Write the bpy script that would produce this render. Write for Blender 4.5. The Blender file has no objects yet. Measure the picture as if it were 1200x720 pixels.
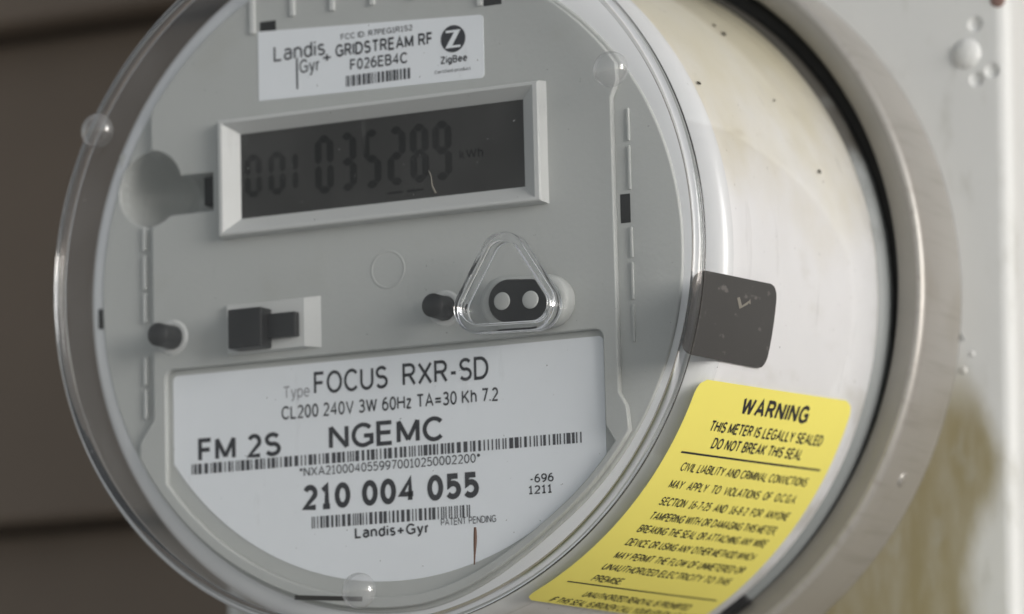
import bpy, bmesh, math, random
from mathutils import Vector, Matrix
random.seed(7)
R = math.radians
C = bpy.context.scene.collection
CM = 0.01                                   # everything below is written in centimetres

# ------------------------------------------------------------------ camera, sky, sun, exposure
scene = bpy.context.scene
cam = bpy.data.objects.new('camera', bpy.data.cameras.new('camera'))
C.objects.link(cam)
cam.data.sensor_width = 36.0
cam.data.lens = 143.08
cam.data.clip_start = 0.02
cam.data.clip_end = 500.0
vd = Vector((-0.43953606, 0.88526758, 0.15201762))
vr = Vector((0.89379861, 0.44784179, -0.02370184))
vu = Vector((0.08906231, -0.12545533, 0.98809355))
m = Matrix((vr, vu, -vd)).transposed().to_4x4()
m.translation = Vector((40.97967, -87.07026, -14.45937)) * CM
cam.matrix_world = m
cam.data.dof.use_dof = True
cam.data.dof.focus_distance = 0.848
cam.data.dof.aperture_fstop = 11.5
scene.camera = cam

SUN_AZ = 110.0      # clockwise from +Y, so the light comes from the right and a little in front
SUN_EL = 9.0
world = bpy.data.worlds.new('World'); scene.world = world
world.use_nodes = True
wn = world.node_tree
sky = wn.nodes.new('ShaderNodeTexSky'); sky.sky_type = 'NISHITA'; sky.sun_disc = False
sky.sun_elevation = R(SUN_EL); sky.sun_rotation = R(SUN_AZ)
sky.air_density = 1.0; sky.dust_density = 1.0; sky.ozone_density = 1.0
hs = wn.nodes.new('ShaderNodeHueSaturation'); hs.inputs['Saturation'].default_value = 0.25   # overcast: nearly grey
wn.links.new(sky.outputs[0], hs.inputs['Color']); wn.links.new(hs.outputs[0], wn.nodes['Background'].inputs[0])
wn.nodes['Background'].inputs[1].default_value = 0.15
sun = bpy.data.objects.new('sun', bpy.data.lights.new('sun', 'SUN')); C.objects.link(sun)
sun.data.energy = 1.5; sun.data.angle = R(28); sun.data.color = (1.0, 0.985, 0.965)
sdir = Vector((math.sin(R(SUN_AZ))*math.cos(R(SUN_EL)), math.cos(R(SUN_AZ))*math.cos(R(SUN_EL)), math.sin(R(SUN_EL))))
sun.rotation_euler = sdir.to_track_quat('Z', 'Y').to_euler()
sun.location = sdir * 3
scene.view_settings.view_transform = 'Standard'; scene.view_settings.look = 'None'
scene.view_settings.exposure = 0.16; scene.view_settings.gamma = 1.0
scene.cycles.transparent_max_bounces = 24
scene.cycles.max_bounces = 14; scene.cycles.transmission_bounces = 12

# ------------------------------------------------------------------ materials
def mat(name, col, rough=0.5, metal=0.0, var=0.06, scale=60, bump=0.0, bscale=400, spec=0.5, coat=0.0):
    ma = bpy.data.materials.new(name); ma.use_nodes = True
    nt = ma.node_tree; b = nt.nodes['Principled BSDF']
    b.inputs['Roughness'].default_value = rough; b.inputs['Metallic'].default_value = metal
    b.inputs['Specular IOR Level'].default_value = spec
    b.inputs['Coat Weight'].default_value = coat
    tc = nt.nodes.new('ShaderNodeTexCoord')
    no = nt.nodes.new('ShaderNodeTexNoise'); no.inputs['Scale'].default_value = scale; no.inputs['Detail'].default_value = 6
    nt.links.new(tc.outputs['Object'], no.inputs['Vector'])
    mx = nt.nodes.new('ShaderNodeMix'); mx.data_type = 'RGBA'
    mx.inputs[6].default_value = (*[c*(1-var) for c in col], 1); mx.inputs[7].default_value = (*[min(1, c*(1+var)) for c in col], 1)
    nt.links.new(no.outputs['Fac'], mx.inputs[0])
    nt.links.new(mx.outputs[2], b.inputs['Base Color'])
    ma['out'] = mx.name
    if bump:
        n2 = nt.nodes.new('ShaderNodeTexNoise'); n2.inputs['Scale'].default_value = bscale; n2.inputs['Detail'].default_value = 4
        nt.links.new(tc.outputs['Object'], n2.inputs['Vector'])
        bp = nt.nodes.new('ShaderNodeBump'); bp.inputs['Strength'].default_value = bump; bp.inputs['Distance'].default_value = 0.0006
        nt.links.new(n2.outputs['Fac'], bp.inputs['Height']); nt.links.new(bp.outputs[0], b.inputs['Normal'])
    return ma

def N(nt, t, **kw):
    n = nt.nodes.new(t)
    for k, v in kw.items(): setattr(n, k, v)
    return n
def mathn(nt, op, a, b=None, c=None, clamp=False):
    n = nt.nodes.new('ShaderNodeMath'); n.operation = op; n.use_clamp = clamp
    for i, v in enumerate((a, b, c)):
        if v is None: continue
        if isinstance(v, (int, float)): n.inputs[i].default_value = v
        else: nt.links.new(v, n.inputs[i])
    return n.outputs[0]
def smooth(nt, v, lo, hi):
    n = nt.nodes.new('ShaderNodeMapRange'); n.interpolation_type = 'SMOOTHSTEP'
    nt.links.new(v, n.inputs[0]); n.inputs[1].default_value = lo; n.inputs[2].default_value = hi
    return n.outputs[0]
def overlay(ma, mask, col):
    nt = ma.node_tree; b = nt.nodes['Principled BSDF']
    src = b.inputs['Base Color'].links[0].from_socket
    mx = nt.nodes.new('ShaderNodeMix'); mx.data_type = 'RGBA'
    nt.links.new(mask, mx.inputs[0]); nt.links.new(src, mx.inputs[6]); mx.inputs[7].default_value = (*col, 1)
    nt.links.new(mx.outputs[2], b.inputs['Base Color'])
def noise(nt, scale, detail=5, loc=(0, 0, 0), stretch=(1, 1, 1)):
    tc = nt.nodes.new('ShaderNodeTexCoord'); mp = nt.nodes.new('ShaderNodeMapping')
    mp.inputs['Location'].default_value = loc; mp.inputs['Scale'].default_value = stretch
    nt.links.new(tc.outputs['Object'], mp.inputs[0])
    n = nt.nodes.new('ShaderNodeTexNoise'); n.inputs['Scale'].default_value = scale; n.inputs['Detail'].default_value = detail
    nt.links.new(mp.outputs[0], n.inputs['Vector'])
    return n.outputs['Fac']
def coords(nt):
    tc = nt.nodes.new('ShaderNodeTexCoord'); sp = nt.nodes.new('ShaderNodeSeparateXYZ')
    nt.links.new(tc.outputs['Object'], sp.inputs[0]); return sp.outputs

plastic = mat('grey_plastic', (0.445, 0.458, 0.445), 0.45, var=0.04, scale=25, bump=0.07, bscale=900)
nt = plastic.node_tree
overlay(plastic, mathn(nt, 'MULTIPLY', smooth(nt, noise(nt, 70, 7, (1, 2, 3)), 0.55, 0.78), 0.22), (0.33, 0.32, 0.27))
pale_plastic = mat('pale_plastic', (0.56, 0.57, 0.56), 0.4, var=0.02)
margin_mat = mat('margin_plastic', (0.74, 0.75, 0.76), 0.22, var=0.03)
lip_mat = mat('dark_metal', (0.245, 0.235, 0.21), 0.5, 0.3, var=0.15, scale=70, bump=0.1, bscale=200)  # front lip of the ring: a darker metal than the band
black_plastic = mat('black_plastic', (0.012, 0.012, 0.013), 0.45, var=0.2)
slot_black = mat('slot_black', (0.008, 0.008, 0.008), 0.8, var=0.2)
paper = mat('label_paper', (0.80, 0.83, 0.86), 0.5, var=0.015, scale=20)
ink = mat('black_ink', (0.02, 0.021, 0.028), 0.6, var=0.15, scale=500)
grey_ink = mat('grey_ink', (0.25, 0.25, 0.27), 0.6, var=0.15, scale=500)
bar_ink = mat('barcode_ink', (0.045, 0.046, 0.055), 0.6, var=0.15, scale=500)
lcd = mat('lcd_glass', (0.034, 0.033, 0.031), 0.45, var=0.06, scale=80, spec=0.15)
segment = mat('lcd_segment', (0.009, 0.009, 0.008), 0.5, var=0.3, scale=250, spec=0.1)
white = mat('white_housing', (0.80, 0.80, 0.81), 0.42, var=0.015, scale=18, bump=0.06, bscale=250)
nt = white.node_tree; xyz = coords(nt)
g = mathn(nt, 'ADD', xyz[2], mathn(nt, 'MULTIPLY', mathn(nt, 'SUBTRACT', noise(nt, 34, 8), 0.5), 0.085))
overlay(white, mathn(nt, 'MULTIPLY', smooth(nt, g, 0.002, 0.055), 0.85), (0.62, 0.56, 0.38))
overlay(white, mathn(nt, 'MULTIPLY', smooth(nt, noise(nt, 90, 8, stretch=(1, .5, 1)), 0.58, 0.76), 0.28), (0.45, 0.42, 0.33))
overlay(white, mathn(nt, 'MULTIPLY', smooth(nt, noise(nt, 700, 2), 0.74, 0.79), 0.7), (0.20, 0.17, 0.12))
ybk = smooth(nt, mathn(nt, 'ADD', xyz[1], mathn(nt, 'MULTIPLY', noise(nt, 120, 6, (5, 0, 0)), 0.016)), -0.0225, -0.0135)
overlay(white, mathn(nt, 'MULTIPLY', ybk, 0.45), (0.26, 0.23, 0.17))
flange_mat = mat('flange_plastic', (0.22, 0.235, 0.235), 0.5, var=0.06)
nt = flange_mat.node_tree; xyz = coords(nt)
overlay(flange_mat, mathn(nt, 'MULTIPLY', smooth(nt, mathn(nt, 'ADD', xyz[2], mathn(nt, 'MULTIPLY', mathn(nt, 'SUBTRACT', noise(nt, 130, 6), 0.5), 0.07)), 0.010, 0.045), 0.9), (0.035, 0.030, 0.022))
rubber = mat('black_rubber', (0.010, 0.010, 0.009), 0.75, var=0.3, scale=120)
metal = mat('ring_metal', (0.40, 0.385, 0.36), 0.42, 0.40, var=0.08, scale=40, bump=0.08, bscale=150)
nt = metal.node_tree
mst = noise(nt, 500, 4, stretch=(1, .06, 1)); overlay(metal, mathn(nt, 'MULTIPLY', smooth(nt, mst, 0.5, 0.75), 0.35), (0.22, 0.20, 0.17))
overlay(metal, mathn(nt, 'MULTIPLY', smooth(nt, noise(nt, 60, 8), 0.52, 0.72), 0.35), (0.30, 0.27, 0.22))
yellow = mat('yellow_label', (0.85, 0.765, 0.17), 0.40, var=0.05, scale=30, bump=0.05, bscale=120)
sticker_mat = mat('dark_sticker', (0.058, 0.058, 0.058), 0.5, var=0.15, scale=60)
nt = sticker_mat.node_tree
overlay(sticker_mat, mathn(nt, 'MULTIPLY', smooth(nt, noise(nt, 420, 4, stretch=(1, .5, 1)), 0.62, 0.72), 0.45), (0.22, 0.21, 0.20))
paint = mat('box_paint', (0.66, 0.67, 0.66), 0.5, var=0.04, scale=30, bump=0.18, bscale=140)
nt = paint.node_tree; xyz = coords(nt)
ax_ = mathn(nt, 'ABSOLUTE', xyz[0])
e = mathn(nt, 'SUBTRACT', 0.0945, ax_)
e = mathn(nt, 'ADD', e, mathn(nt, 'MULTIPLY', mathn(nt, 'SUBTRACT', -0.010, xyz[2]), 0.40))
e = mathn(nt, 'ADD', e, mathn(nt, 'MULTIPLY', mathn(nt, 'SUBTRACT', noise(nt, 70, 6, stretch=(1, 1, .5)), 0.5), 0.014))
e2 = mathn(nt, 'ADD', mathn(nt, 'SUBTRACT', 0.0985, ax_), mathn(nt, 'MULTIPLY', mathn(nt, 'MAXIMUM', mathn(nt, 'ADD', xyz[2], 0.060), 0.0), 0.38))
e2 = mathn(nt, 'ADD', e2, mathn(nt, 'MULTIPLY', mathn(nt, 'SUBTRACT', noise(nt, 90, 7, (4, 2, 0), (1, 1, .4)), 0.5), 0.012))
e = mathn(nt, 'MINIMUM', e, e2)
mk = mathn(nt, 'MULTIPLY', smooth(nt, e, 0.0, 0.008), smooth(nt, mathn(nt, 'MULTIPLY', xyz[2], -1), 0.010, 0.030))
mk = mathn(nt, 'MULTIPLY', mk, mathn(nt, 'ADD', 0.62, mathn(nt, 'MULTIPLY', noise(nt, 120, 9, (0, 0, 0), (1.6, 1, .45)), 0.62)), clamp=True)
overlay(paint, mk, (0.29, 0.25, 0.14))
overlay(paint, mathn(nt, 'MULTIPLY', smooth(nt, noise(nt, 160, 6, (3, 1, 2), (1, 1, .4)), 0.55, 0.75), 0.40), (0.44, 0.44, 0.40))
siding_mat = mat('siding_paint', (0.175, 0.135, 0.102), 0.6, var=0.30, scale=9, bump=0.2, bscale=60)
twig_mat = mat('dry_twig', (0.10, 0.06, 0.045), 0.8, var=0.3, scale=300)
speck_mat = mat('dirt', (0.05, 0.042, 0.03), 0.9, var=0.3, scale=300)
splat_mat = mat('dried_splash', (0.20, 0.19, 0.165), 0.7, var=0.1)
rust_mat = mat('rust', (0.22, 0.14, 0.12), 0.8, var=0.3, scale=200)

def clear_material(name, tint, base, rough, haze):
    """thin clear polycarbonate: see-through, with Schlick reflection of a two-sided sheet"""
    ma = bpy.data.materials.new(name); ma.use_nodes = True
    nt = ma.node_tree; nt.nodes.remove(nt.nodes['Principled BSDF']); out = nt.nodes['Material Output']
    lw = N(nt, 'ShaderNodeLayerWeight'); lw.inputs[0].default_value = 0.5
    f = mathn(nt, 'MULTIPLY_ADD', mathn(nt, 'POWER', lw.outputs['Facing'], 5), 1 - base, base, clamp=True)
    tr = N(nt, 'ShaderNodeBsdfTransparent'); tr.inputs[0].default_value = (*tint, 1)
    df = N(nt, 'ShaderNodeBsdfTranslucent'); df.inputs[0].default_value = (0.8, 0.8, 0.8, 1)
    d2 = N(nt, 'ShaderNodeBsdfDiffuse'); d2.inputs[0].default_value = (0.8, 0.8, 0.8, 1)
    mh = N(nt, 'ShaderNodeMixShader'); mh.inputs[0].default_value = 0.5
    nt.links.new(df.outputs[0], mh.inputs[1]); nt.links.new(d2.outputs[0], mh.inputs[2])
    m0 = N(nt, 'ShaderNodeMixShader')
    hz = mathn(nt, 'MULTIPLY', smooth(nt, noise(nt, 45, 7), 0.35, 0.75), haze)
    hz = mathn(nt, 'ADD', hz, mathn(nt, 'MULTIPLY', smooth(nt, noise(nt, 900, 2, (2, 3, 1)), 0.745, 0.80), haze*9))
    hz = mathn(nt, 'ADD', hz, mathn(nt, 'MULTIPLY', smooth(nt, noise(nt, 160, 5, (7, 1, 4), (1, 1, .25)), 0.64, 0.76), haze*3), clamp=True)
    nt.links.new(hz, m0.inputs[0]); nt.links.new(tr.outputs[0], m0.inputs[1]); nt.links.new(mh.outputs[0], m0.inputs[2])
    gl = N(nt, 'ShaderNodeBsdfGlossy'); gl.inputs['Roughness'].default_value = rough
    m1 = N(nt, 'ShaderNodeMixShader')
    nt.links.new(f, m1.inputs[0]); nt.links.new(m0.outputs[0], m1.inputs[1]); nt.links.new(gl.outputs[0], m1.inputs[2])
    nt.links.new(m1.outputs[0], out.inputs[0])
    return ma
clear = clear_material('clear_polycarbonate', (0.97, 0.975, 0.98), 0.042, 0.035, 0.04)
nub_clear = clear_material('moulded_clear_plastic', (0.93, 0.935, 0.94), 0.12, 0.12, 0.55)
glass = bpy.data.materials.new('solid_clear_plastic'); glass.use_nodes = True
gb = glass.node_tree.nodes['Principled BSDF']
gb.inputs['Transmission Weight'].default_value = 1.0; gb.inputs['Roughness'].default_value = 0.06; gb.inputs['IOR'].default_value = 1.45
gb.inputs['Base Color'].default_value = (0.97, 0.97, 0.98, 1)

# ------------------------------------------------------------------ helpers
def link(name, me, ma, parent=None, smooth_=False):
    o = bpy.data.objects.new(name, me); C.objects.link(o)
    me.materials.clear(); me.materials.append(ma)
    if parent: o.parent = parent
    if smooth_:
        for p in me.polygons: p.use_smooth = True
    return o
def finish(bm, name, ma, parent=None, smooth_=False, recalc=True):
    if recalc: bmesh.ops.recalc_face_normals(bm, faces=bm.faces)
    me = bpy.data.meshes.new(name); bm.to_mesh(me); bm.free()
    return link(name, me, ma, parent, smooth_)
def sharp(o, ang=35):
    o.data.set_sharp_from_angle(angle=R(ang)); return o
def tag(o, label, cat, group=None, kind=None):
    o['label'] = label; o['category'] = cat
    if group: o['group'] = group
    if kind: o['kind'] = kind
    return o
def bx(x0, x1, y0, y1, z0, z1, bev=0.02, seg=2):
    bm = bmesh.new()
    r = bmesh.ops.create_cube(bm, size=1)
    for v in r['verts']:
        v.co = Vector(((x0+x1)/2 + v.co.x*(x1-x0), (y0+y1)/2 + v.co.y*(y1-y0), (z0+z1)/2 + v.co.z*(z1-z0))) * CM
    if bev: bmesh.ops.bevel(bm, geom=list(bm.edges), offset=bev*CM, segments=seg, affect='EDGES', profile=0.5)
    return bm
def lathe(profile, seg=192, cx=0, cz=0, closed=False):
    """profile of (radius, y) spun about the Y axis through (cx, cz)"""
    bm = bmesh.new(); rings = []
    for r, y in profile:
        if r < 1e-6: rings.append([bm.verts.new(Vector((cx, y, cz))*CM)])
        else: rings.append([bm.verts.new(Vector((cx + r*math.cos(2*math.pi*k/seg), y, cz + r*math.sin(2*math.pi*k/seg)))*CM) for k in range(seg)])
    n = len(rings)
    for i in range(n if closed else n-1):
        a, b = rings[i], rings[(i+1) % n]
        for k in range(seg):
            k2 = (k+1) % seg
            if len(a) == 1 and len(b) == 1: continue
            if len(a) == 1: bm.faces.new((a[0], b[k2], b[k]))
            elif len(b) == 1: bm.faces.new((a[k], a[k2], b[0]))
            else: bm.faces.new((a[k], a[k2], b[k2], b[k]))
    return bm
def arc(cx, cz, r, a0, a1, n=10):
    return [(cx + r*math.cos(R(a0+(a1-a0)*i/n)), cz + r*math.sin(R(a0+(a1-a0)*i/n))) for i in range(n+1)]
def rrect(x0, x1, z0, z1, r, n=6):
    return arc(x1-r, z1-r, r, 0, 90, n) + arc(x0+r, z1-r, r, 90, 180, n) + arc(x0+r, z0+r, r, 180, 270, n) + arc(x1-r, z0+r, r, 270, 360, n)
def curve_mesh(cu):
    o = bpy.data.objects.new('tmp', cu); C.objects.link(o)
    dg = bpy.context.evaluated_depsgraph_get()
    me = bpy.data.meshes.new_from_object(o.evaluated_get(dg))
    bpy.data.objects.remove(o); bpy.data.curves.remove(cu)
    return me
def plate(name, outlines, yf, yb, ma, parent, bev=0.02, smooth_=False):
    """outlines (first outer, then holes) in X-Z, filled and extruded from yf (front) to yb"""
    cu = bpy.data.curves.new('tmp', 'CURVE'); cu.dimensions = '2D'; cu.fill_mode = 'BOTH'
    for ol in outlines:
        s = cu.splines.new('POLY'); s.points.add(len(ol)-1); s.use_cyclic_u = True
        for p, (x, z) in zip(s.points, ol): p.co = (x, z, 0, 1)
    cu.extrude = (yb-yf)/2 - bev; cu.bevel_depth = bev; cu.bevel_resolution = 2; cu.offset = -bev
    me = curve_mesh(cu)
    for v in me.vertices: v.co = Vector((v.co.x, (yf+yb)/2 - v.co.z, v.co.y))*CM
    o = link(name, me, ma, parent, True); sharp(o, 40); return o
# a plain sans-serif drawn as pen strokes: glyph -> (width, strokes); strokes run in a box 0..1 wide and 0..1 high
def bow(cx, cz, rx, rz, a0, a1, n=14):
    return [(cx + rx*math.cos(R(a0+(a1-a0)*i/n)), cz + rz*math.sin(R(a0+(a1-a0)*i/n))) for i in range(n+1)]
LOOP = lambda cx, cz, rx, rz: bow(cx, cz, rx, rz, 90, 450, 22)
GLYPH = {
 'A': (.80, [[(0, 0), (.5, 1), (1, 0)], [(.17, .33), (.83, .33)]]),
 'B': (.66, [[(0, 0), (0, 1), (.55, 1)] + bow(.55, .765, .37, .235, 90, -90) + [(0, .53)], [(.55, .53)] + bow(.58, .265, .42, .265, 90, -90) + [(0, 0)]]),
 'C': (.78, [bow(.55, .5, .55, .5, 42, 318, 20)]),
 'D': (.76, [[(0, 0), (0, 1), (.42, 1)] + bow(.42, .5, .58, .5, 90, -90, 18) + [(0, 0)]]),
 'E': (.62, [[(1, 1), (0, 1), (0, 0), (1, 0)], [(0, .53), (.92, .53)]]),
 'F': (.58, [[(1, 1), (0, 1), (0, 0)], [(0, .51), (.9, .51)]]),
 'G': (.82, [bow(.53, .5, .53, .5, 42, 300, 20) + [(1, .13), (1, .46), (.58, .46)]]),
 'H': (.74, [[(0, 0), (0, 1)], [(1, 0), (1, 1)], [(0, .53), (1, .53)]]),
 'I': (.13, [[(.5, 0), (.5, 1)]]),
 'J': (.48, [[(1, 1), (1, .3)] + bow(.5, .3, .5, .3, 0, -170)]),
 'K': (.72, [[(0, 0), (0, 1)], [(.97, 1), (0, .36)], [(.32, .57), (1, 0)]]),
 'L': (.56, [[(0, 1), (0, 0), (1, 0)]]),
 'M': (.86, [[(0, 0), (0, 1)], [(0, 1), (.5, .08)], [(.5, .08), (1, 1)], [(1, 1), (1, 0)]]),
 'N': (.74, [[(0, 0), (0, 1)], [(0, 1), (1, 0)], [(1, 0), (1, 1)]]),
 'O': (.86, [LOOP(.5, .5, .5, .5)]),
 'P': (.64, [[(0, 0), (0, 1), (.58, 1)] + bow(.58, .73, .42, .27, 90, -90) + [(0, .46)]]),
 'Q': (.86, [LOOP(.5, .5, .5, .5), [(.6, .25), (1, -.03)]]),
 'R': (.70, [[(0, 0), (0, 1), (.55, 1)] + bow(.55, .745, .40, .255, 90, -90) + [(0, .49)], [(.52, .49), (1, 0)]]),
 'S': (.66, [bow(.5, .755, .46, .245, 28, 260) + bow(.5, .265, .5, .265, 80, -152)]),
 'T': (.70, [[(0, 1), (1, 1)], [(.5, 1), (.5, 0)]]),
 'U': (.72, [[(0, 1), (0, .36)] + bow(.5, .36, .5, .36, 180, 360) + [(1, 1)]]),
 'V': (.78, [[(0, 1), (.5, 0), (1, 1)]]),
 'W': (1.10, [[(0, 1), (.25, 0)], [(.25, 0), (.5, .97)], [(.5, .97), (.75, 0)], [(.75, 0), (1, 1)]]),
 'X': (.76, [[(0, 0), (1, 1)], [(0, 1), (1, 0)]]),
 'Y': (.76, [[(0, 1), (.5, .46), (1, 1)], [(.5, .46), (.5, 0)]]),
 'Z': (.68, [[(0, 1), (1, 1)], [(1, 1), (0, 0)], [(0, 0), (1, 0)]]),
 '0': (.60, [LOOP(.5, .5, .5, .5)]),
 '1': (.42, [[(0, .80), (.55, 1), (.55, 0)], [(0, 0), (1, 0)]]),
 '2': (.58, [bow(.48, .71, .48, .29, 155, -32) + [(0, 0), (1, 0)]]),
 '3': (.58, [bow(.45, .765, .47, .235, 150, -88) + [(.3, .53)], [(.45, .53)] + bow(.45, .265, .55, .265, 88, -150)]),
 '4': (.64, [[(.74, 0), (.74, 1), (0, .30), (1, .30)]]),
 '5': (.56, [[(.92, 1), (.12, 1), (.08, .55)] + bow(.44, .325, .56, .325, 110, -145)]),
 '6': (.60, [LOOP(.5, .31, .5, .31), bow(.72, .33, .72, .67, 180, 82)]),
 '7': (.58, [[(0, 1), (1, 1), (.32, 0)]]),
 '8': (.60, [LOOP(.5, .765, .43, .235), LOOP(.5, .265, .5, .265)]),
 '9': (.60, [LOOP(.5, .69, .5, .31), bow(.28, .67, .72, .67, 0, -98)]),
 'a': (.54, [bow(.48, .52, .48, .22, 150, 0) + [(.96, 0)], [(.96, .43), (.5, .43)] + bow(.42, .215, .42, .215, 90, 270) + [(.6, 0), (.96, .16)]]),
 'b': (.56, [[(0, 0), (0, 1.02)], LOOP(.5, .365, .5, .365)]),
 'c': (.50, [bow(.55, .365, .55, .365, 48, 312)]),
 'd': (.56, [[(1, 0), (1, 1.02)], LOOP(.5, .365, .5, .365)]),
 'e': (.58, [[(.03, .38), (1, .38)] + bow(.5, .365, .5, .365, 5, 315, 18)]),
 'f': (.38, [[(.4, 0), (.4, .78)] + bow(.85, .78, .45, .24, 180, 90), [(0, .70), (.95, .70)]]),
 'g': (.56, [LOOP(.5, .365, .5, .365), [(1, .73), (1, -.06)] + bow(.5, -.06, .5, .22, 0, -150)]),
 'h': (.54, [[(0, 0), (0, 1.02)], [(0, .40)] + bow(.5, .42, .5, .31, 170, 0) + [(1, 0)]]),
 'i': (.13, [[(.5, 0), (.5, .73)], [(.5, .90), (.5, 1.02)]]),
 'k': (.54, [[(0, 0), (0, 1.02)], [(.9, .73), (0, .26)], [(.32, .43), (1, 0)]]),
 'n': (.54, [[(0, 0), (0, .73)], [(0, .40)] + bow(.5, .42, .5, .31, 170, 0) + [(1, 0)]]),
 'o': (.58, [LOOP(.5, .365, .5, .365)]),
 'p': (.56, [[(0, .73), (0, -.28)], LOOP(.5, .365, .5, .365)]),
 'r': (.34, [[(0, 0), (0, .73)], [(0, .42)] + bow(.9, .40, .9, .32, 170, 95)]),
 's': (.48, [bow(.5, .55, .45, .18, 30, 262) + bow(.5, .185, .5, .185, 82, -150)]),
 't': (.36, [[(.4, .95), (.4, .2)] + bow(.85, .2, .45, .2, 180, 275), [(0, .71), (.95, .71)]]),
 'u': (.54, [[(0, .73), (0, .31)] + bow(.5, .31, .5, .31, 180, 350), [(1, .73), (1, 0)]]),
 'y': (.56, [[(0, .73), (.5, .02)], [(1, .73), (.42, -.18), (.2, -.27), (.02, -.27)]]),
 'z': (.50, [[(0, .73), (1, .73)], [(1, .73), (0, 0)], [(0, 0), (1, 0)]]),
 '-': (.34, [[(0, .38), (1, .38)]]), '.': (.13, [[(.5, 0), (.5, .10)]]), ',': (.13, [[(.7, .08), (.2, -.16)]]),
 ':': (.13, [[(.5, .06), (.5, .16)], [(.5, .58), (.5, .68)]]), '+': (.66, [[(0, .40), (1, .40)], [(.5, .08), (.5, .74)]]),
 '=': (.66, [[(0, .28), (1, .28)], [(0, .55), (1, .55)]]), '*': (.40, [[(.5, .60), (.5, 1.0)], [(0, .90), (1, .70)], [(0, .70), (1, .90)]])}
def text_coords(body, x0, x1, z, h, bold, fn, gap=0.0):
    """letters fitted between x0 and x1, capitals h high; bold = stroke width in cap heights"""
    sw = bold; hw = sw/2; strokes = []; x = 0.0; sp = 0.12 + gap
    for ch in body:
        if ch == ' ': x += 0.30 + sp; continue
        wd, ss = GLYPH[ch]; wd = wd + sw*0.6
        if ch in 'I.,:i': wd = max(sw*1.02, .14)
        for s_ in ss: strokes.append([(x + hw + u*(wd-sw), hw + v*(1-sw)) for u, v in s_])
        x += wd + sp
    xe = x - sp; k = (x1-x0)/xe; V, F = [], []
    for n, p in enumerate(strokes):
        m_ = len(p); o = len(V); closed = math.hypot(p[0][0]-p[-1][0], p[0][1]-p[-1][1]) < 1e-4
        for i in range(m_):
            a_ = p[i-1] if i else (p[-2] if closed else None); c_ = p[i+1] if i < m_-1 else (p[1] if closed else None)
            ds = []
            for q, r_ in ((a_, p[i]), (p[i], c_)):
                if q is None or r_ is None: continue
                d = (r_[0]-q[0], r_[1]-q[1]); l = math.hypot(*d)
                if l > 1e-6: ds.append((d[0]/l, d[1]/l))
            if len(ds) == 1: nx, nz = -ds[0][1], ds[0][0]; f = 1
            else:
                t = (ds[0][0]+ds[1][0], ds[0][1]+ds[1][1]); l = max(1e-3, math.hypot(*t)); nx, nz = -t[1]/l, t[0]/l
                f = min(1.7, 1/max(.3, nx*-ds[0][1] + nz*ds[0][0]))
            px, pz = p[i]
            if not closed and i in (0, m_-1) and len(ds) == 1:      # square pen ends
                e_ = 0.0; px += e_; pz += e_
            for sg in (1, -1):
                V.append(fn(x0 + (px + sg*nx*hw*f)*k, z + (pz + sg*nz*hw*f)*h, (n % 6)*0.0006))
        for i in range(m_-1): F.append((o+2*i, o+2*i+1, o+2*i+3, o+2*i+2))
    me = bpy.data.meshes.new('lettering'); me.from_pydata(V, [], F); return me
def flat(y):
    return lambda u, w, d=0.0: Vector((u, y-d, w))*CM
def letter(body, x0, x1, z, h, y, parent, ma=None, bold=0.012):
    me = text_coords(body, x0, x1, z, h, bold, flat(y))
    return link('lettering', me, ma or ink, parent)
def bars(x0, x1, z0, z1, n, y, parent, seed, ma=None, fill=0.55):
    rnd = random.Random(seed); bm = bmesh.new(); ws = []
    for i in range(n): ws.append((rnd.choice((1, 1, 2, 3)), rnd.choice((1, 1, 2, 2))))
    tot = sum(a+b for a, b in ws); k = (x1-x0)/tot; x = x0
    for a, b in ws:
        q = [bm.verts.new(Vector(p)*CM) for p in ((x, y, z0), (x+a*k, y, z0), (x+a*k, y, z1), (x, y, z1))]
        bm.faces.new(q); x += (a+b)*k
    return finish(bm, 'barcode', ma or bar_ink, parent, recalc=False)
def empty(name, loc):
    o = bpy.data.objects.new(name, None); o.location = Vector(loc)*CM; o.empty_display_size = 0.02; C.objects.link(o); return o

# ------------------------------------------------------------------ unseen ground, added to bounce light up onto the meter
concrete = mat('concrete', (0.56, 0.55, 0.53), 0.8, var=0.12, scale=4)
bm = bmesh.new(); bm.faces.new([bm.verts.new((x, y, -1.35)) for x, y in ((-60, -60), (60, -60), (60, 60), (-60, 60))])
ground = finish(bm, 'ground', concrete); ground['kind'] = 'structure'; ground['label'] = 'unseen pale concrete ground added below the meter to bounce light up'

# ------------------------------------------------------------------ house wall behind (lap siding)
wall = empty('house_wall', (0, 13.6, -80))
tag(wall, 'dark brown lap siding house wall out of focus behind the meter box', 'wall')
bm = bx(-150, 150, 0.6, 6, 0, 160, 0); finish(bm, 'backing', siding_mat, wall)
board = None
for i in range(11):
    z0 = i*14.8 + 2.9
    if board is None:
        bm = bmesh.new()
        pr = [(-0.2, 15.3), (-0.25, 14.9), (-1.75, 0.95), (-1.65, 0.8), (-0.1, 0.8), (0.5, 15.3)]
        L = [bm.verts.new(Vector((-150, y, z))*CM) for y, z in pr]; Rr = [bm.verts.new(Vector((150, y, z))*CM) for y, z in pr]
        for k in range(len(pr)):
            k2 = (k+1) % len(pr); bm.faces.new((L[k], L[k2], Rr[k2], Rr[k]))
        bm.faces.new(L); bm.faces.new(list(reversed(Rr)))
        board = finish(bm, 'board', siding_mat, wall); o = board
    else:
        o = board.copy(); C.objects.link(o); o.parent = wall
    o.location = Vector((0, 0, z0))*CM

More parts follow.
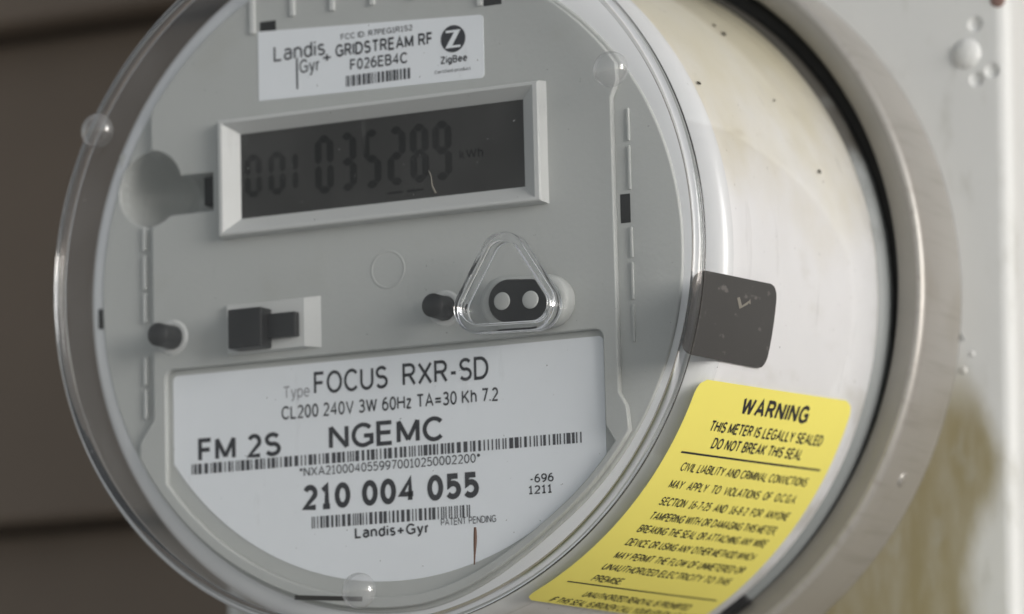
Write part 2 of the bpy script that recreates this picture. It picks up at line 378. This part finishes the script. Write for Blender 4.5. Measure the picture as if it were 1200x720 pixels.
# ------------------------------------------------------------------ the meter box
bm = bx(-10.25, 10.5, 0, 12, -24, 22, 0.35, 8)
box = finish(bm, 'meter_box', paint, None, True)
dents = []
for x, z, r in ((9.68, 6.28, 0.17), (9.70, 4.98, 0.16), (10.08, 5.15, 0.15)):
    bm = bmesh.new(); bmesh.ops.create_uvsphere(bm, u_segments=32, v_segments=20, radius=0.26*CM)
    o = finish(bm, 'dent_tool', paint); o.location = Vector((x, -0.26 + 0.085, z))*CM; dents.append(o)
    md = box.modifiers.new('dent', 'BOOLEAN'); md.operation = 'DIFFERENCE'; md.solver = 'EXACT'; md.object = o
me = bpy.data.meshes.new_from_object(box.evaluated_get(bpy.context.evaluated_depsgraph_get()))
box.modifiers.clear(); box.data = me
for o in dents: bpy.data.objects.remove(o)
for p in box.data.polygons: p.use_smooth = True
sharp(box, 16)
tag(box, 'pale grey painted steel meter socket box with brown staining below the ring', 'meter box')
box.rotation_euler = (0, R(1.6), 0)
def dome(name, x, z, r, h, ma, parent, y=0.0, crater=False):
    if crater: pr = [(r*1.15, y+0.02), (r*1.05, y-h*0.35), (r*.92, y-h*0.55), (r*.8, y-h*.4), (r*.5, y-h*0.12), (0, y-h*0.05)]
    else: pr = [(r*1.25, y+0.02)] + [(r*math.cos(R(a)) + r*.12*(1-a/90), y-h*math.sin(R(a))) for a in range(8, 90, 10)] + [(0, y-h)]
    return finish(lathe(pr, 28, x, z), name, ma, parent, True)
dome('paint_blister', 9.45, 5.60, 0.31, 0.16, paint, box)
dome('paint_chip', 9.27, -1.75, 0.08, 0.04, paint, box); dome('paint_chip', 9.48, -1.38, 0.06, 0.03, paint, box)
dome('rust_spot', 10.22, 6.80, 0.15, 0.05, rust_mat, box)
bm = bx(-0.02, 0.02, -0.02, 0.02, -0.35, 0.35, 0.01)
sc = finish(bm, 'scratch', flange_mat, box); sc.location = Vector((9.12, 0, -0.75))*CM; sc.rotation_euler = (0, R(-28), 0)

# ------------------------------------------------------------------ the sealing ring
ring = empty('sealing_ring', (0, 0, 0))
tag(ring, 'dull metal sealing ring clamped round the back of the meter', 'ring')
pr = [(9.25, -0.02), (9.25, -2.12), (9.235, -2.24), (9.19, -2.33), (9.11, -2.376), (9.06, -2.37), (9.06, -0.02)]
sharp(finish(lathe(pr, 256, closed=True), 'band', metal, ring, True), 40)
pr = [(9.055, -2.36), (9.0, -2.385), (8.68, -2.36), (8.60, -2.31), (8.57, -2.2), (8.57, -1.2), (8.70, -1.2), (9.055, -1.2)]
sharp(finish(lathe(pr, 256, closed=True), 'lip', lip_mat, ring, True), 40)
def on_ring(th, y, r, name, ma, h):
    bm = lathe([(r, 0.02), (r*.9, -h*.6), (r*.6, -h), (0, -h)], 20)
    M = Matrix.Rotation(R(-th), 4, 'Y') @ Matrix.Rotation(R(90), 4, 'Z')
    bm.transform(Matrix.Translation(Vector((9.25*math.cos(R(th)), y, 9.25*math.sin(R(th))))*CM) @ M)
    return finish(bm, name, ma, ring, True)
on_ring(-29.3, -1.15, 0.19, 'rivet', metal, 0.05)
bm = bx(-0.12, 0.24, -0.45, 0.3, -0.35, 0.35, 0.05)
bm.transform(Matrix.Translation(Vector((8.42*math.cos(R(-58.6)), -2.15, 8.42*math.sin(R(-58.6))))*CM) @ Matrix.Rotation(R(58.6), 4, 'Y'))
finish(bm, 'latch_block', black_plastic, ring)

# ------------------------------------------------------------------ the meter
meter = empty('electric_meter', (-0.083, 0, -0.267))
tag(meter, 'round electricity meter with clear cover over a grey face and digital display', 'electric meter')
YB, YP = -10.24, -10.42          # front of the base plate, front of the raised panel
def coneR(y): return 7.83 + (y + 11.17)*0.062

# white drum behind the face, flange and gasket
def right_side(t):                          # 1 towards the right of the face, 0 elsewhere
    c = min(1, max(0, (math.cos(t) - 0.05)/0.55)); return c*c*(3-2*c)
pr = [(7.70, -9.66), (7.84, -9.70)] + [(coneR(y)-0.045, y) for y in (-9.6, -9.3, -8, -6, -4, -2.75)] + [(8.26, -2.5), (8.25, -1.2)]
sharp(finish(lathe(pr, 256), 'drum', white, meter, True), 40)
bm = bmesh.new(); loops = []
for j in range(12):
    t = R(90*j/11); row = []
    for k in range(256):
        th = 2*math.pi*k/256; ri = 7.33 - 0.42*right_side(th); rr = ri + (7.87-ri)*math.sin(t)
        row.append(bm.verts.new(Vector((rr*math.cos(th), -9.72 - 0.46*math.cos(t), rr*math.sin(th)))*CM))
    loops.append(row)
for j in range(11):
    for k in range(256): bm.faces.new((loops[j][k], loops[j][(k+1) % 256], loops[j+1][(k+1) % 256], loops[j+1][k]))
finish(bm, 'rounded_margin', margin_mat, meter, True)
finish(lathe([(7.86 + 0.014*math.cos(R(q)), -11.165 + 0.016*math.sin(R(q))) for q in range(0, 360, 60)], 256, closed=True), 'seam', rubber, meter, True)
pr = [(8.20, -2.45), (8.26, -2.52), (8.38, -2.42), (8.43, -2.25), (8.43, -1.2), (8.20, -1.2)]
sharp(finish(lathe(pr, 256, closed=True), 'flange', flange_mat, meter, True), 50)
bm = lathe([(8.30, -1.95), (8.36, -2.02), (8.75, -2.04), (8.82, -1.9), (8.80, -1.0)], 256)
rnd = random.Random(3)
for v in bm.verts:
    v.co *= 1 + 0.0; v.co.y += (rnd.random()-.5)*0.10*CM
finish(bm, 'gasket', rubber, meter, True)

# keyhole scoop outline on the left of the face
KX, KZ, KR, CX1, CZ0, CZ1 = -6.0, 2.46, 0.86, -4.33, 1.80, 2.66
aT = math.degrees(math.asin((CZ1-KZ)/KR)); aB = math.degrees(math.asin((CZ0-KZ)/KR))
keyhole = arc(KX, KZ, KR, aT, 360+aB, 36) + [(CX1, CZ0), (CX1, CZ1)]
plate('faceplate', [[((7.36-.42*right_side(R(q)))*math.cos(R(q)), (7.36-.42*right_side(R(q)))*math.sin(R(q))) for q in range(0, 360, 2)], keyhole], YB, YB+0.40, plastic, meter, 0.04)
# scoop floor: a height field under the hole
bm = bmesh.new(); gx, gz = 64, 44; grid = []
for j in range(gz+1):
    row = []
    for i in range(gx+1):
        x = -6.92 + (CX1+0.05+6.92)*i/gx; z = 1.56 + 1.80*j/gz
        r = math.hypot(x-KX, z-KZ); d = 1.35*(1-(r/KR)**2)**0.5 if r < KR else 0
        zc = (CZ0+CZ1)/2; hw = (CZ1-CZ0)/2; t = abs(z-zc)/hw
        if t < 1 and x > KX: d = max(d, 0.85*(1-t*t)**0.5)
        row.append(bm.verts.new(Vector((x, YB + 0.10 + d, z))*CM))
    grid.append(row)
for j in range(gz):
    for i in range(gx): bm.faces.new((grid[j][i], grid[j][i+1], grid[j+1][i+1], grid[j+1][i]))
finish(bm, 'scoop', plastic, meter, True)
finish(bx(-4.66, -4.28, YB-0.02, YB+0.45, 1.96, 2.60, 0.02), 'slot', slot_black, meter)

# raised panel with the nameplate pocket
RP = 7.26
def onR(x, s): return math.sqrt(RP*RP - x*x)*s
aTR = math.degrees(math.atan2(onR(5.9, 1), 5.9)); aTL = math.degrees(math.atan2(onR(-5.93, 1), -5.93))
aBL = math.degrees(math.atan2(-onR(6.3, 1), -6.3))+360; aBR = math.degrees(math.atan2(-onR(6.0, 1), 6.0))+360
dx = math.sqrt(KR**2 - (-5.93-KX)**2)
def side_arc(r0, cut, b0_, b1_, n):
    return [((r0 - cut*right_side(R(b0_+(b1_-b0_)*i/n)))*math.cos(R(b0_+(b1_-b0_)*i/n)), (r0 - cut*right_side(R(b0_+(b1_-b0_)*i/n)))*math.sin(R(b0_+(b1_-b0_)*i/n))) for i in range(n+1)]
outer = side_arc(RP, 0.40, aTR, aTL, 40)
outer += [(-5.93, KZ+dx)] + arc(KX, KZ, KR, math.degrees(math.atan2(dx, .07)), aT, 14) + [(CX1, CZ1), (CX1, CZ0)] + arc(KX, KZ, KR, aB, -math.degrees(math.atan2(dx, .07)), 8)
outer += [(-5.93, 1.4), (-5.93, -2.75), (-6.3, -3.25)] + side_arc(RP, 0.40, aBL, aBR, 60) + [(5.62, -3.35), (5.45, -3.05), (5.45, 3.25), (5.6, 3.6)]
pocket = arc(-5.42, -1.87, 0.2, 180, 90, 6) + arc(4.92, -1.87, 0.2, 90, 0, 6) + [(5.12, -3.72), (5.2, -3.85)]
a0 = math.degrees(math.atan2(-math.sqrt(7.02**2-5.5**2), 5.5)); a1 = math.degrees(math.atan2(-math.sqrt(7.02**2-5.62**2), -5.62))
pocket += side_arc(7.02, 0.32, a0+1, a1, 50)
plate('raised_panel', [outer, pocket], YP, YB-0.001, plastic, meter, 0.03)

# nameplate in the pocket, with its print
YN = YB - 0.012
rim = arc(-5.40, -1.92, 0.12, 180, 90, 5) + arc(4.93, -1.92, 0.12, 90, 0, 5) + [(5.05, -3.75)]
b0 = math.degrees(math.atan2(-math.sqrt(6.68**2-5.05**2), 5.05)); b1 = math.degrees(math.atan2(-math.sqrt(6.68**2-5.52**2), -5.52))
rim += [(5.05, math.sin(R(b0))*6.68)] + arc(0, 0, 6.68, b0, b1, 50)
name = plate('nameplate', [rim], YN, YB+0.01, paper, meter, 0.002)
YT = YN - 0.006
def nl(body, x0, x1, z, h, ma=None, bold=0.012): letter(body, x0-0.09, x1-0.09, z+0.03, h, YT, name, ma, bold)
nl('Type', -2.62, -1.96, -2.56, 0.27, grey_ink, 0.1)
nl('FOCUS', -1.85, -0.02, -2.53, 0.50, None, 0.145); nl('RXR-SD', 0.34, 2.42, -2.53, 0.50, None, 0.145)
nl('CL200 240V 3W 60Hz TA=30 Kh 7.2', -2.67, 2.64, -3.02, 0.30, None, 0.15)
nl('FM 2S', -4.80, -2.70, -3.80, 0.53, None, 0.18); nl('NGEMC', -1.50, 1.32, -3.77, 0.54, None, 0.17)
bars(-5.06, 4.55, -4.03, -3.80, 92, YT, name, 1)
nl('*NXA2100040559970010250002200*', -2.25, 2.18, -4.30, 0.20, None, 0.13)
nl('210 004 055', -2.17, 2.13, -5.05, 0.56, None, 0.22)
nl('-696', 3.34, 3.90, -4.83, 0.185, None, 0.16); nl('1211', 3.30, 3.86, -5.07, 0.185, None, 0.16)
bars(-2.05, 1.84, -5.42, -5.16, 44, YT, name, 2)
nl('Landis+Gyr', -0.90, 0.92, -5.735, 0.24, None, 0.18); nl('PATENT PENDING', 1.20, 2.52, -5.60, 0.155, bar_ink, 0.13)

# label above the display
upper = plate('upper_label', [rrect(-3.12, 2.48, 4.07, 5.0, 0.06)] if False else [[(-3.12, 4.13)] + arc(2.38, 4.11, 0.1, 270, 360, 5) + arc(2.38, 5.31, 0.1, 0, 90, 5) + [(-3.12, 5.70)]], YP-0.012, YP+0.01, paper, meter, 0.002)
YU = YP - 0.018
def ul(body, x0, x1, z, h, ma=None, bold=0.012): letter(body, x0, x1, z, h, YU, upper, ma, bold)
ul('FCC ID: R7PEG1R1S2', -1.02, 0.76, 5.26, 0.13, bar_ink, 0.15)
ul('Landis', -2.72, -1.42, 4.97, 0.35, None, 0.13); ul('Gyr', -2.07, -1.55, 4.63, 0.31, None, 0.13); ul('+', -1.50, -1.25, 4.80, 0.26, None, 0.14)
finish(bx(-2.155, -2.115, YU, YU+0.004, 4.29, 4.99, 0), 'stroke', ink, upper)
ul('GRIDSTREAM RF', -1.16, 1.25, 4.885, 0.285, None, 0.18); ul('F026EB4C', -0.80, 0.63, 4.55, 0.25, None, 0.16)
bars(-0.91, 0.70, 4.20, 4.44, 22, YU, upper, 3)
plate('emblem', [arc(1.745, 4.955, 0.30, 0, 345, 32)], YU, YU+0.008, ink, upper, 0.001)
zz = [(-.17, .19), (.19, .19), (-.02, -.15), (.18, -.15), (.18, -.20), (-.19, -.20), (.03, .14), (-.17, .14)]
bm = bmesh.new(); q = [bm.verts.new(Vector((1.745+a, YU-0.006, 4.955+b))*CM) for a, b in zz]
for idx in ((0, 7, 6, 1), (1, 6, 5, 2), (2, 5, 4, 3)): bm.faces.new([q[i] for i in idx])
finish(bm, 'emblem_letter', paper, upper)
bm = bmesh.new(); q = [bm.verts.new(Vector((1.745+a, YU-0.007, 4.955+b))*CM) for a, b in ((-.17, .19), (.19, .19), (.13, .10), (-.13, .14))]
bm.free()
ul('ZigBee', 1.43, 2.08, 4.425, 0.165, None, 0.18); ul('Certified product', 1.28, 2.16, 4.225, 0.075, bar_ink, 0.12)

# display: bevelled bezel, dark screen, segments
X0, X1, Z0, Z1, YD = -3.98, 3.86, 1.16, 3.72, YP-0.30
bm = bmesh.new()
def ringv(x0, x1, z0, z1, y): return [bm.verts.new(Vector(p)*CM) for p in ((x0, y, z0), (x1, y, z0), (x1, y, z1), (x0, y, z1))]
loops = [ringv(X0-.09, X1+.09, Z0-.05, Z1+.05, YP+.02), ringv(X0-.05, X1+.04, Z0-.02, Z1+.02, YD+.03), ringv(X0-.01, X1, Z0+.01, Z1-.01, YD), ringv(X0+.06, X1-.10, Z0+.06, Z1-.06, YD), ringv(-3.60, 3.40, 1.53, 3.43, YP-.02), ringv(-3.60, 3.40, 1.53, 3.43, YP+.05)]
for a, b in zip(loops, loops[1:]):
    for k in range(4): bm.faces.new((a[k], a[(k+1) % 4], b[(k+1) % 4], b[k]))
disp = finish(bm, 'display', pale_plastic, meter)
finish(bx(-3.62, 3.42, YP-0.015, YP+0.04, 1.51, 3.45, 0), 'lcd_screen', lcd, disp)
SEG = {'0': 'abcdef', '1': 'bc', '2': 'abged', '3': 'abgcd', '5': 'afgcd', '8': 'abcdefg', '9': 'abcfgd'}
def digit(ch, x0, x1, z0, z1, t):
    bm = bmesh.new(); zm = (z0+z1)/2; g = t*0.05
    def hbar(z): return [(x0+t*.5+g, z), (x0+t+g, z+t/2), (x1-t-g, z+t/2), (x1-t*.5-g, z), (x1-t-g, z-t/2), (x0+t+g, z-t/2)]
    def vbar(x, a, b): return [(x, a+g), (x+t/2, a+t/2+g), (x+t/2, b-t/2-g), (x, b-g), (x-t/2, b-t/2-g), (x-t/2, a+t/2+g)]
    S = {'a': hbar(z1-t/2), 'g': hbar(zm), 'd': hbar(z0+t/2), 'b': vbar(x1-t/2, zm, z1-t/2), 'c': vbar(x1-t/2, z0+t/2, zm), 'f': vbar(x0+t/2, zm, z1-t/2), 'e': vbar(x0+t/2, z0+t/2, zm)}
    for s in SEG[ch]:
        bm.faces.new([bm.verts.new(Vector((x, YP-0.021, z))*CM) for x, z in S[s]])
    finish(bm, 'digit', segment, disp)
for ch, a, b in (('0', -3.50, -3.06), ('0', -2.90, -2.46), ('1', -2.56, -2.14)): digit(ch, a, b, 1.98, 2.95, 0.15)
for ch, a, b in (('0', -1.72, -1.25), ('3', -1.13, -0.68), ('5', -0.53, -0.07), ('2', 0.08, 0.54), ('8', 0.64, 1.10), ('9', 1.19, 1.66)): digit(ch, a, b, 1.88, 3.18, 0.17)
letter('kWh', 1.84, 2.42, 2.28, 0.22, YP-0.021, disp, segment, 0.16)
finish(bx(0.06, 0.45, YP-0.022, YP-0.015, 1.70, 1.75, 0), 'dash', segment, disp)
finish(bx(0.55, 0.95, YP-0.022, YP-0.015, 1.70, 1.75, 0), 'dash', segment, disp)

# ribs, ridges and slots moulded into the face
def rib(x0, x1, z0, z1, y=YP-0.07, yb=YP+0.02, nm='rib'): return finish(bx(x0, x1, y, yb, z0, z1, 0.015), nm, pale_plastic, meter)
rib(-3.30, -3.18, 5.66, 6.75)
for x in (-2.22, -1.22, -0.22, 0.78): rib(x-0.05, x+0.06, 5.94, 6.95)
rib(2.36, 2.47, 5.60, 6.75)
for a, b in ((1.62, 1.08), (0.98, 0.20), (0.12, -0.55), (-1.32, -1.95), (-2.05, -2.70)):
    finish(bx(-6.24, -6.16, YB-0.09, YB+0.02, b, a, 0.02), 'ridge', pale_plastic, meter)
for a, b in ((3.0, 2.3), (2.2, 1.25), (0.45, -0.2), (-0.3, -1.1), (-1.2, -2.0)):
    finish(bx(5.74, 5.80, YB-0.05, YB+0.02, b, a, 0.015), 'ridge', plastic, meter)
def slot(x0, x1, z0, z1, y): return finish(bx(x0, x1, y-0.006, y+0.05, z0, z1, 0), 'slot', slot_black, meter)
slot(-3.07, -2.66, 5.63, 5.91, YP); slot(2.50, 2.93, 5.58, 5.86, YP); slot(5.53, 5.76, 0.55, 1.17, YB); slot(-7.46, -7.36, -0.56, -0.12, YB)
o = slot(-1.86, -0.19, -7.12, -7.02, YP); o.rotation_euler = (0, R(4.5), 0)
# push buttons: black pins standing off the face
def pin(x, z, r, y):
    finish(lathe([(r, YP+0.02), (r, y+0.03), (r*.93, y), (0, y)], 32, x, z), 'push_button', black_plastic, meter, True)
    sharp(finish(lathe([(r+.16, YP+.02), (r+.10, YP-.04), (r+.02, YP-.04), (r+.02, YP+.02)], 40, x, z), 'button_collar', pale_plastic, meter, True), 40)
pin(-5.42, -0.96, 0.26, -11.08); pin(1.40, -0.92, 0.26, -11.02)
# slide latch in a pale boss with a steep right flank
bm = bmesh.new()
q = [(-3.98, -1.50), (-1.62, -1.50), (-1.62, -0.36), (-3.98, -0.36)]; t = [(-3.92, -1.46), (-1.98, -1.46), (-1.98, -0.40), (-3.92, -0.40)]
A = [bm.verts.new(Vector((x, YP+.01, z))*CM) for x, z in q]; B = [bm.verts.new(Vector((x, YP-.16, z))*CM) for x, z in t]
bm.faces.new(B)
for k in range(4): bm.faces.new((A[k], A[(k+1) % 4], B[(k+1) % 4], B[k]))
finish(bm, 'latch_boss', pale_plastic, meter)
finish(bx(-3.64, -2.80, YP-0.62, YP-0.10, -1.44, -0.57, 0.03), 'slide_latch', black_plastic, meter)
finish(bx(-2.82, -2.10, YP-0.34, YP-0.10, -1.24, -0.70, 0.03), 'latch_tab', black_plastic, meter)
# ejector mark
finish(lathe([(0.43, YP+.01), (0.42, YP-.007), (0.38, YP-.007), (0.37, YP+.01)], 48, 0.03, 0.06), 'mould_mark', plastic, meter, True)
# optical port: pale boss, black oval, two lenses
plate('port_boss', [arc(3.00, -0.96, 0.56, 90, 270, 20) + arc(3.98, -1.02, 0.56, 270, 450, 20)], YP-0.45, YP+0.03, plastic, meter, 0.14)
port = plate('optical_port', [arc(3.18, -0.98, 0.46, 90, 270, 20) + arc(3.68, -1.02, 0.46, 270, 450, 20)], YP-0.56, YP-0.44, black_plastic, meter, 0.03)
for x, z in ((3.05, -0.98), (3.72, -1.01)):
    finish(lathe([(0.195, YP-.55), (0.185, YP-.572), (0.16, YP-.580), (0, YP-.590)], 32, x, z), 'lens', plastic, port, True)

# clear cover: one shell, with moulded nubs, rim bead and port collar
pr = [(0, -11.505), (3, -11.505), (6, -11.505), (7.55, -11.50)] + [(7.58 + 0.34*math.sin(R(a)), -11.30 - 0.20*math.cos(R(a))) for a in range(15, 91, 15)]
pr += [(7.90, -11.20), (7.845, -11.175), (7.84, -11.15)] + [(coneR(y), y) for y in (-11.0, -9, -7, -5, -3.2, -2.7)]
cover = finish(lathe(pr, 256), 'cover', clear, meter, True); sharp(cover, 30)
sh = [(7.775 + 0.125*math.cos(R(t)), -11.34 + 0.14*math.sin(R(t))) for t in range(0, 360, 24)]
sharp(finish(lathe(sh, 256, closed=True), 'rim_bead', glass, cover, True), 50)
for x, z in ((-6.62, 3.66), (6.00, 3.58), (-0.20, -6.96)):
    pr = [(0.36, -11.46), (0.38, -11.52)] + [(0.38*math.cos(R(a)), -11.60 - 0.22*math.sin(R(a))) for a in range(0, 90, 12)] + [(0, -11.82)]
    finish(lathe(pr, 40, x, z), 'nub', nub_clear, cover, True)
def tri(off):
    cs = [(3.52, -0.20), (2.90, -1.22), (4.20, -1.26)]; r = 0.36 + off; out = []
    for k, (x, z) in enumerate(cs):
        p, n = cs[k-1], cs[(k+1) % 3]
        a = math.degrees(math.atan2(z-p[1], x-p[0])) - 90; b = math.degrees(math.atan2(n[1]-z, n[0]-x)) - 90
        while b < a: b += 360
        out += arc(x, z, r, a, b, 10)
    return out
plate('port_collar', [tri(0.18), tri(-0.02)], -11.92, -11.52, glass, cover, 0.05)

# stickers on the curved side
def side(y, th, lift): r = (coneR(y) + lift)*CM; return Vector((r*math.cos(R(th)), y*CM, r*math.sin(R(th))))
def slope(th): return 0.40 + 0.22*(th+20)/(-45)
def wl(lift): return lambda u, w, d=0.0: side(u, w + slope(w)*(u+6.9), lift+d)
def wrapped(name, y0, y1, t0, t1, rad, lift, ma, parent, fn, ny=40, nt_=60):
    """rounded sheet bent round the drum; rad in cm"""
    bm = bmesh.new(); k = 0.1417; H = (t1-t0)*k; rows = []
    for j in range(nt_+1):
        s = H*j/nt_; d = min(s, H-s); ins = rad - math.sqrt(max(0, rad*rad-(rad-d)**2)) if d < rad else 0
        rows.append([bm.verts.new(fn(y0+ins+(y1-y0-2*ins)*i/ny, t0+s/k)) for i in range(ny+1)])
    for j in range(nt_):
        for i in range(ny): bm.faces.new((rows[j][i], rows[j][i+1], rows[j+1][i+1], rows[j+1][i]))
    o = finish(bm, name, ma, parent, True, recalc=False)
    return o
warn = wrapped('warning_label', -10.48, -3.28, -64.6, -20.3, 0.35, 0.02, yellow, meter, wl(0.02))
def wt(body, y0, y1, th, h, bold=0.0):
    k = 0.1417; f = wl(0.03)
    me = text_coords(body, y0, y1, 0, h, bold, lambda u, w, d=0.0: f(u, th + w/k, d), 0.02)
    return link('lettering', me, ink, warn)
wt('WARNING', -8.30, -5.22, -24.85, 0.41, 0.20)
wt('THIS METER IS LEGALLY SEALED', -9.28, -4.15, -28.05, 0.255, 0.17)
wt('DO NOT BREAK THIS SEAL', -8.86, -4.78, -30.7, 0.255, 0.17)
def rule(th, t): wrapped('rule', -9.95, -3.66, th, th+t/0.1417, 0.001, 0.03, ink, warn, wl(0.03), 30, 1)
rule(-32.05, 0.045); rule(-58.7, 0.035)
for s, a, b, th in (('CIVIL LIABILITY AND CRIMINAL CONVICTIONS', -9.60, -3.95, -34.2), ('MAY  APPLY  TO  VIOLATIONS  OF  O.C.G.A.', -9.62, -3.98, -37.3),
        ('SECTION  16-7-25  AND  16-8-2  FOR  ANYONE', -9.52, -3.86, -40.4), ('TAMPERING WITH OR DAMAGING THIS METER,', -9.46, -3.94, -43.2),
        ('BREAKING THE SEAL OR ATTACHING ANY WIRE', -9.50, -3.94, -45.8), ('DEVICE OR USING ANY OTHER METHOD WHICH', -9.46, -3.95, -48.6),
        ('MAY PERMIT THE FLOW OF UNMETERED OR', -9.40, -3.88, -51.5), ('UNAUTHORIZED ELECTRICITY TO THIS', -9.36, -3.96, -54.2),
        ('PREMISE.', -9.22, -8.00, -57.0), ('UNAUTHORIZED REMOVAL IS PROHIBITED', -8.75, -4.31, -61.0), ('IF THIS SEAL IS BROKEN CALL YOUR UTILITY AT ONCE', -9.55, -3.60, -63.4)):
    wt(s, a, b, th-0.75, 0.215, 0.14)
fs = lambda lift: (lambda u, w: side(u, w + 0.28*(u+9.7) , lift) if u > -11.17 else side(-11.17, w + 0.28*(u+9.7), lift) + Vector((-0.4*(-11.17-u)*CM, u*CM+11.17*CM, 0)))
st = wrapped('dark_sticker', -11.44, -7.80, -18.3, -5.35, 0.30, 0.02, sticker_mat, meter, fs(0.02))

bm = bmesh.new(); f = fs(0.03)
for poly in ([(-9.62, -8.5), (-9.50, -8.3), (-9.36, -9.5), (-9.46, -10.1)], [(-9.46, -10.1), (-9.36, -9.5), (-9.02, -8.4), (-9.12, -9.2)], [(-9.10, -8.9), (-9.02, -8.2), (-8.98, -9.1)]):
    bm.faces.new([bm.verts.new(f(u, w)) for u, w in poly])
finish(bm, 'scuff', splat_mat, st)
# ------------------------------------------------------------------ bits of dirt and debris
tw = []
bm = bmesh.new(); prev = None
for i in range(9):
    t = i/8; x = 2.50 + 0.006*math.sin(5*t) - 0.03*t; z = -6.06 - 0.78*t; r = 0.03 + 0.012*math.sin(5*t)
    rg = [bm.verts.new(Vector((x + r*math.cos(k*1.0472), -11.55 + r*math.sin(k*1.0472), z))*CM) for k in range(6)]
    if prev:
        for k in range(6): bm.faces.new((prev[k], prev[(k+1) % 6], rg[(k+1) % 6], rg[k]))
    else: bm.faces.new(rg)
    prev = rg
bm.faces.new(list(reversed(prev)))
tag(finish(bm, 'dry_twig', twig_mat, None, True), 'thin brown dry stem stuck upright on the lower edge of the clear cover', 'twig')
bm = bmesh.new(); prev = None
for i in range(8):
    t = i/7; x = 1.56 + 0.15*t + 0.02*math.sin(7*t); z = 1.62 - 0.50*t; w = 0.006 + 0.020*t
    pr = [bm.verts.new(Vector((x-w, -11.515, z))*CM), bm.verts.new(Vector((x, -11.53, z))*CM), bm.verts.new(Vector((x+w, -11.515, z+.01))*CM)]
    if prev:
        for k in range(2): bm.faces.new((prev[k], prev[k+1], pr[k+1], pr[k]))
    prev = pr
tag(finish(bm, 'dried_splash', splat_mat, None, True), 'pale dried streak on the clear cover in front of the digital display', 'splash')
def speck(th, y, r, ma, label, lx=1.0):
    bm = bmesh.new(); bmesh.ops.create_icosphere(bm, subdivisions=2, radius=r*CM)
    rn = random.Random(int(th*100))
    for v in bm.verts: v.co = Vector((v.co.x, v.co.y*1.25, v.co.z*0.8))*(0.45 + 0.8*rn.random())
    M = Matrix.Rotation(R(-th), 4, 'Y'); p = side(y, th, 0.0) + Vector((-0.083, 0, -0.267))*CM
    bm.transform(Matrix.Translation(p) @ M @ Matrix.Diagonal((0.4, lx, 1, 1)))
    tag(finish(bm, 'dirt_speck', ma, None, True), label, 'dirt speck', 'dirt specks on the side of the meter')
speck(43.6, -5.85, 0.055, speck_mat, 'brown dirt speck, upper one of the pair near the top of the drum')
speck(41.7, -5.75, 0.075, speck_mat, 'dark lump of dirt, lower one of the pair near the top of the drum')
speck(26.4, -9.5, 0.045, speck_mat, 'tiny dirt speck on the drum right beside the rim of the clear cover', 1.8)
speck(27.7, -5.7, 0.045, speck_mat, 'tiny dark speck alone in the middle of the drum above the sticker')
speck(16.0, -4.85, 0.055, speck_mat, 'small dirt speck on the drum nearest to the metal ring')
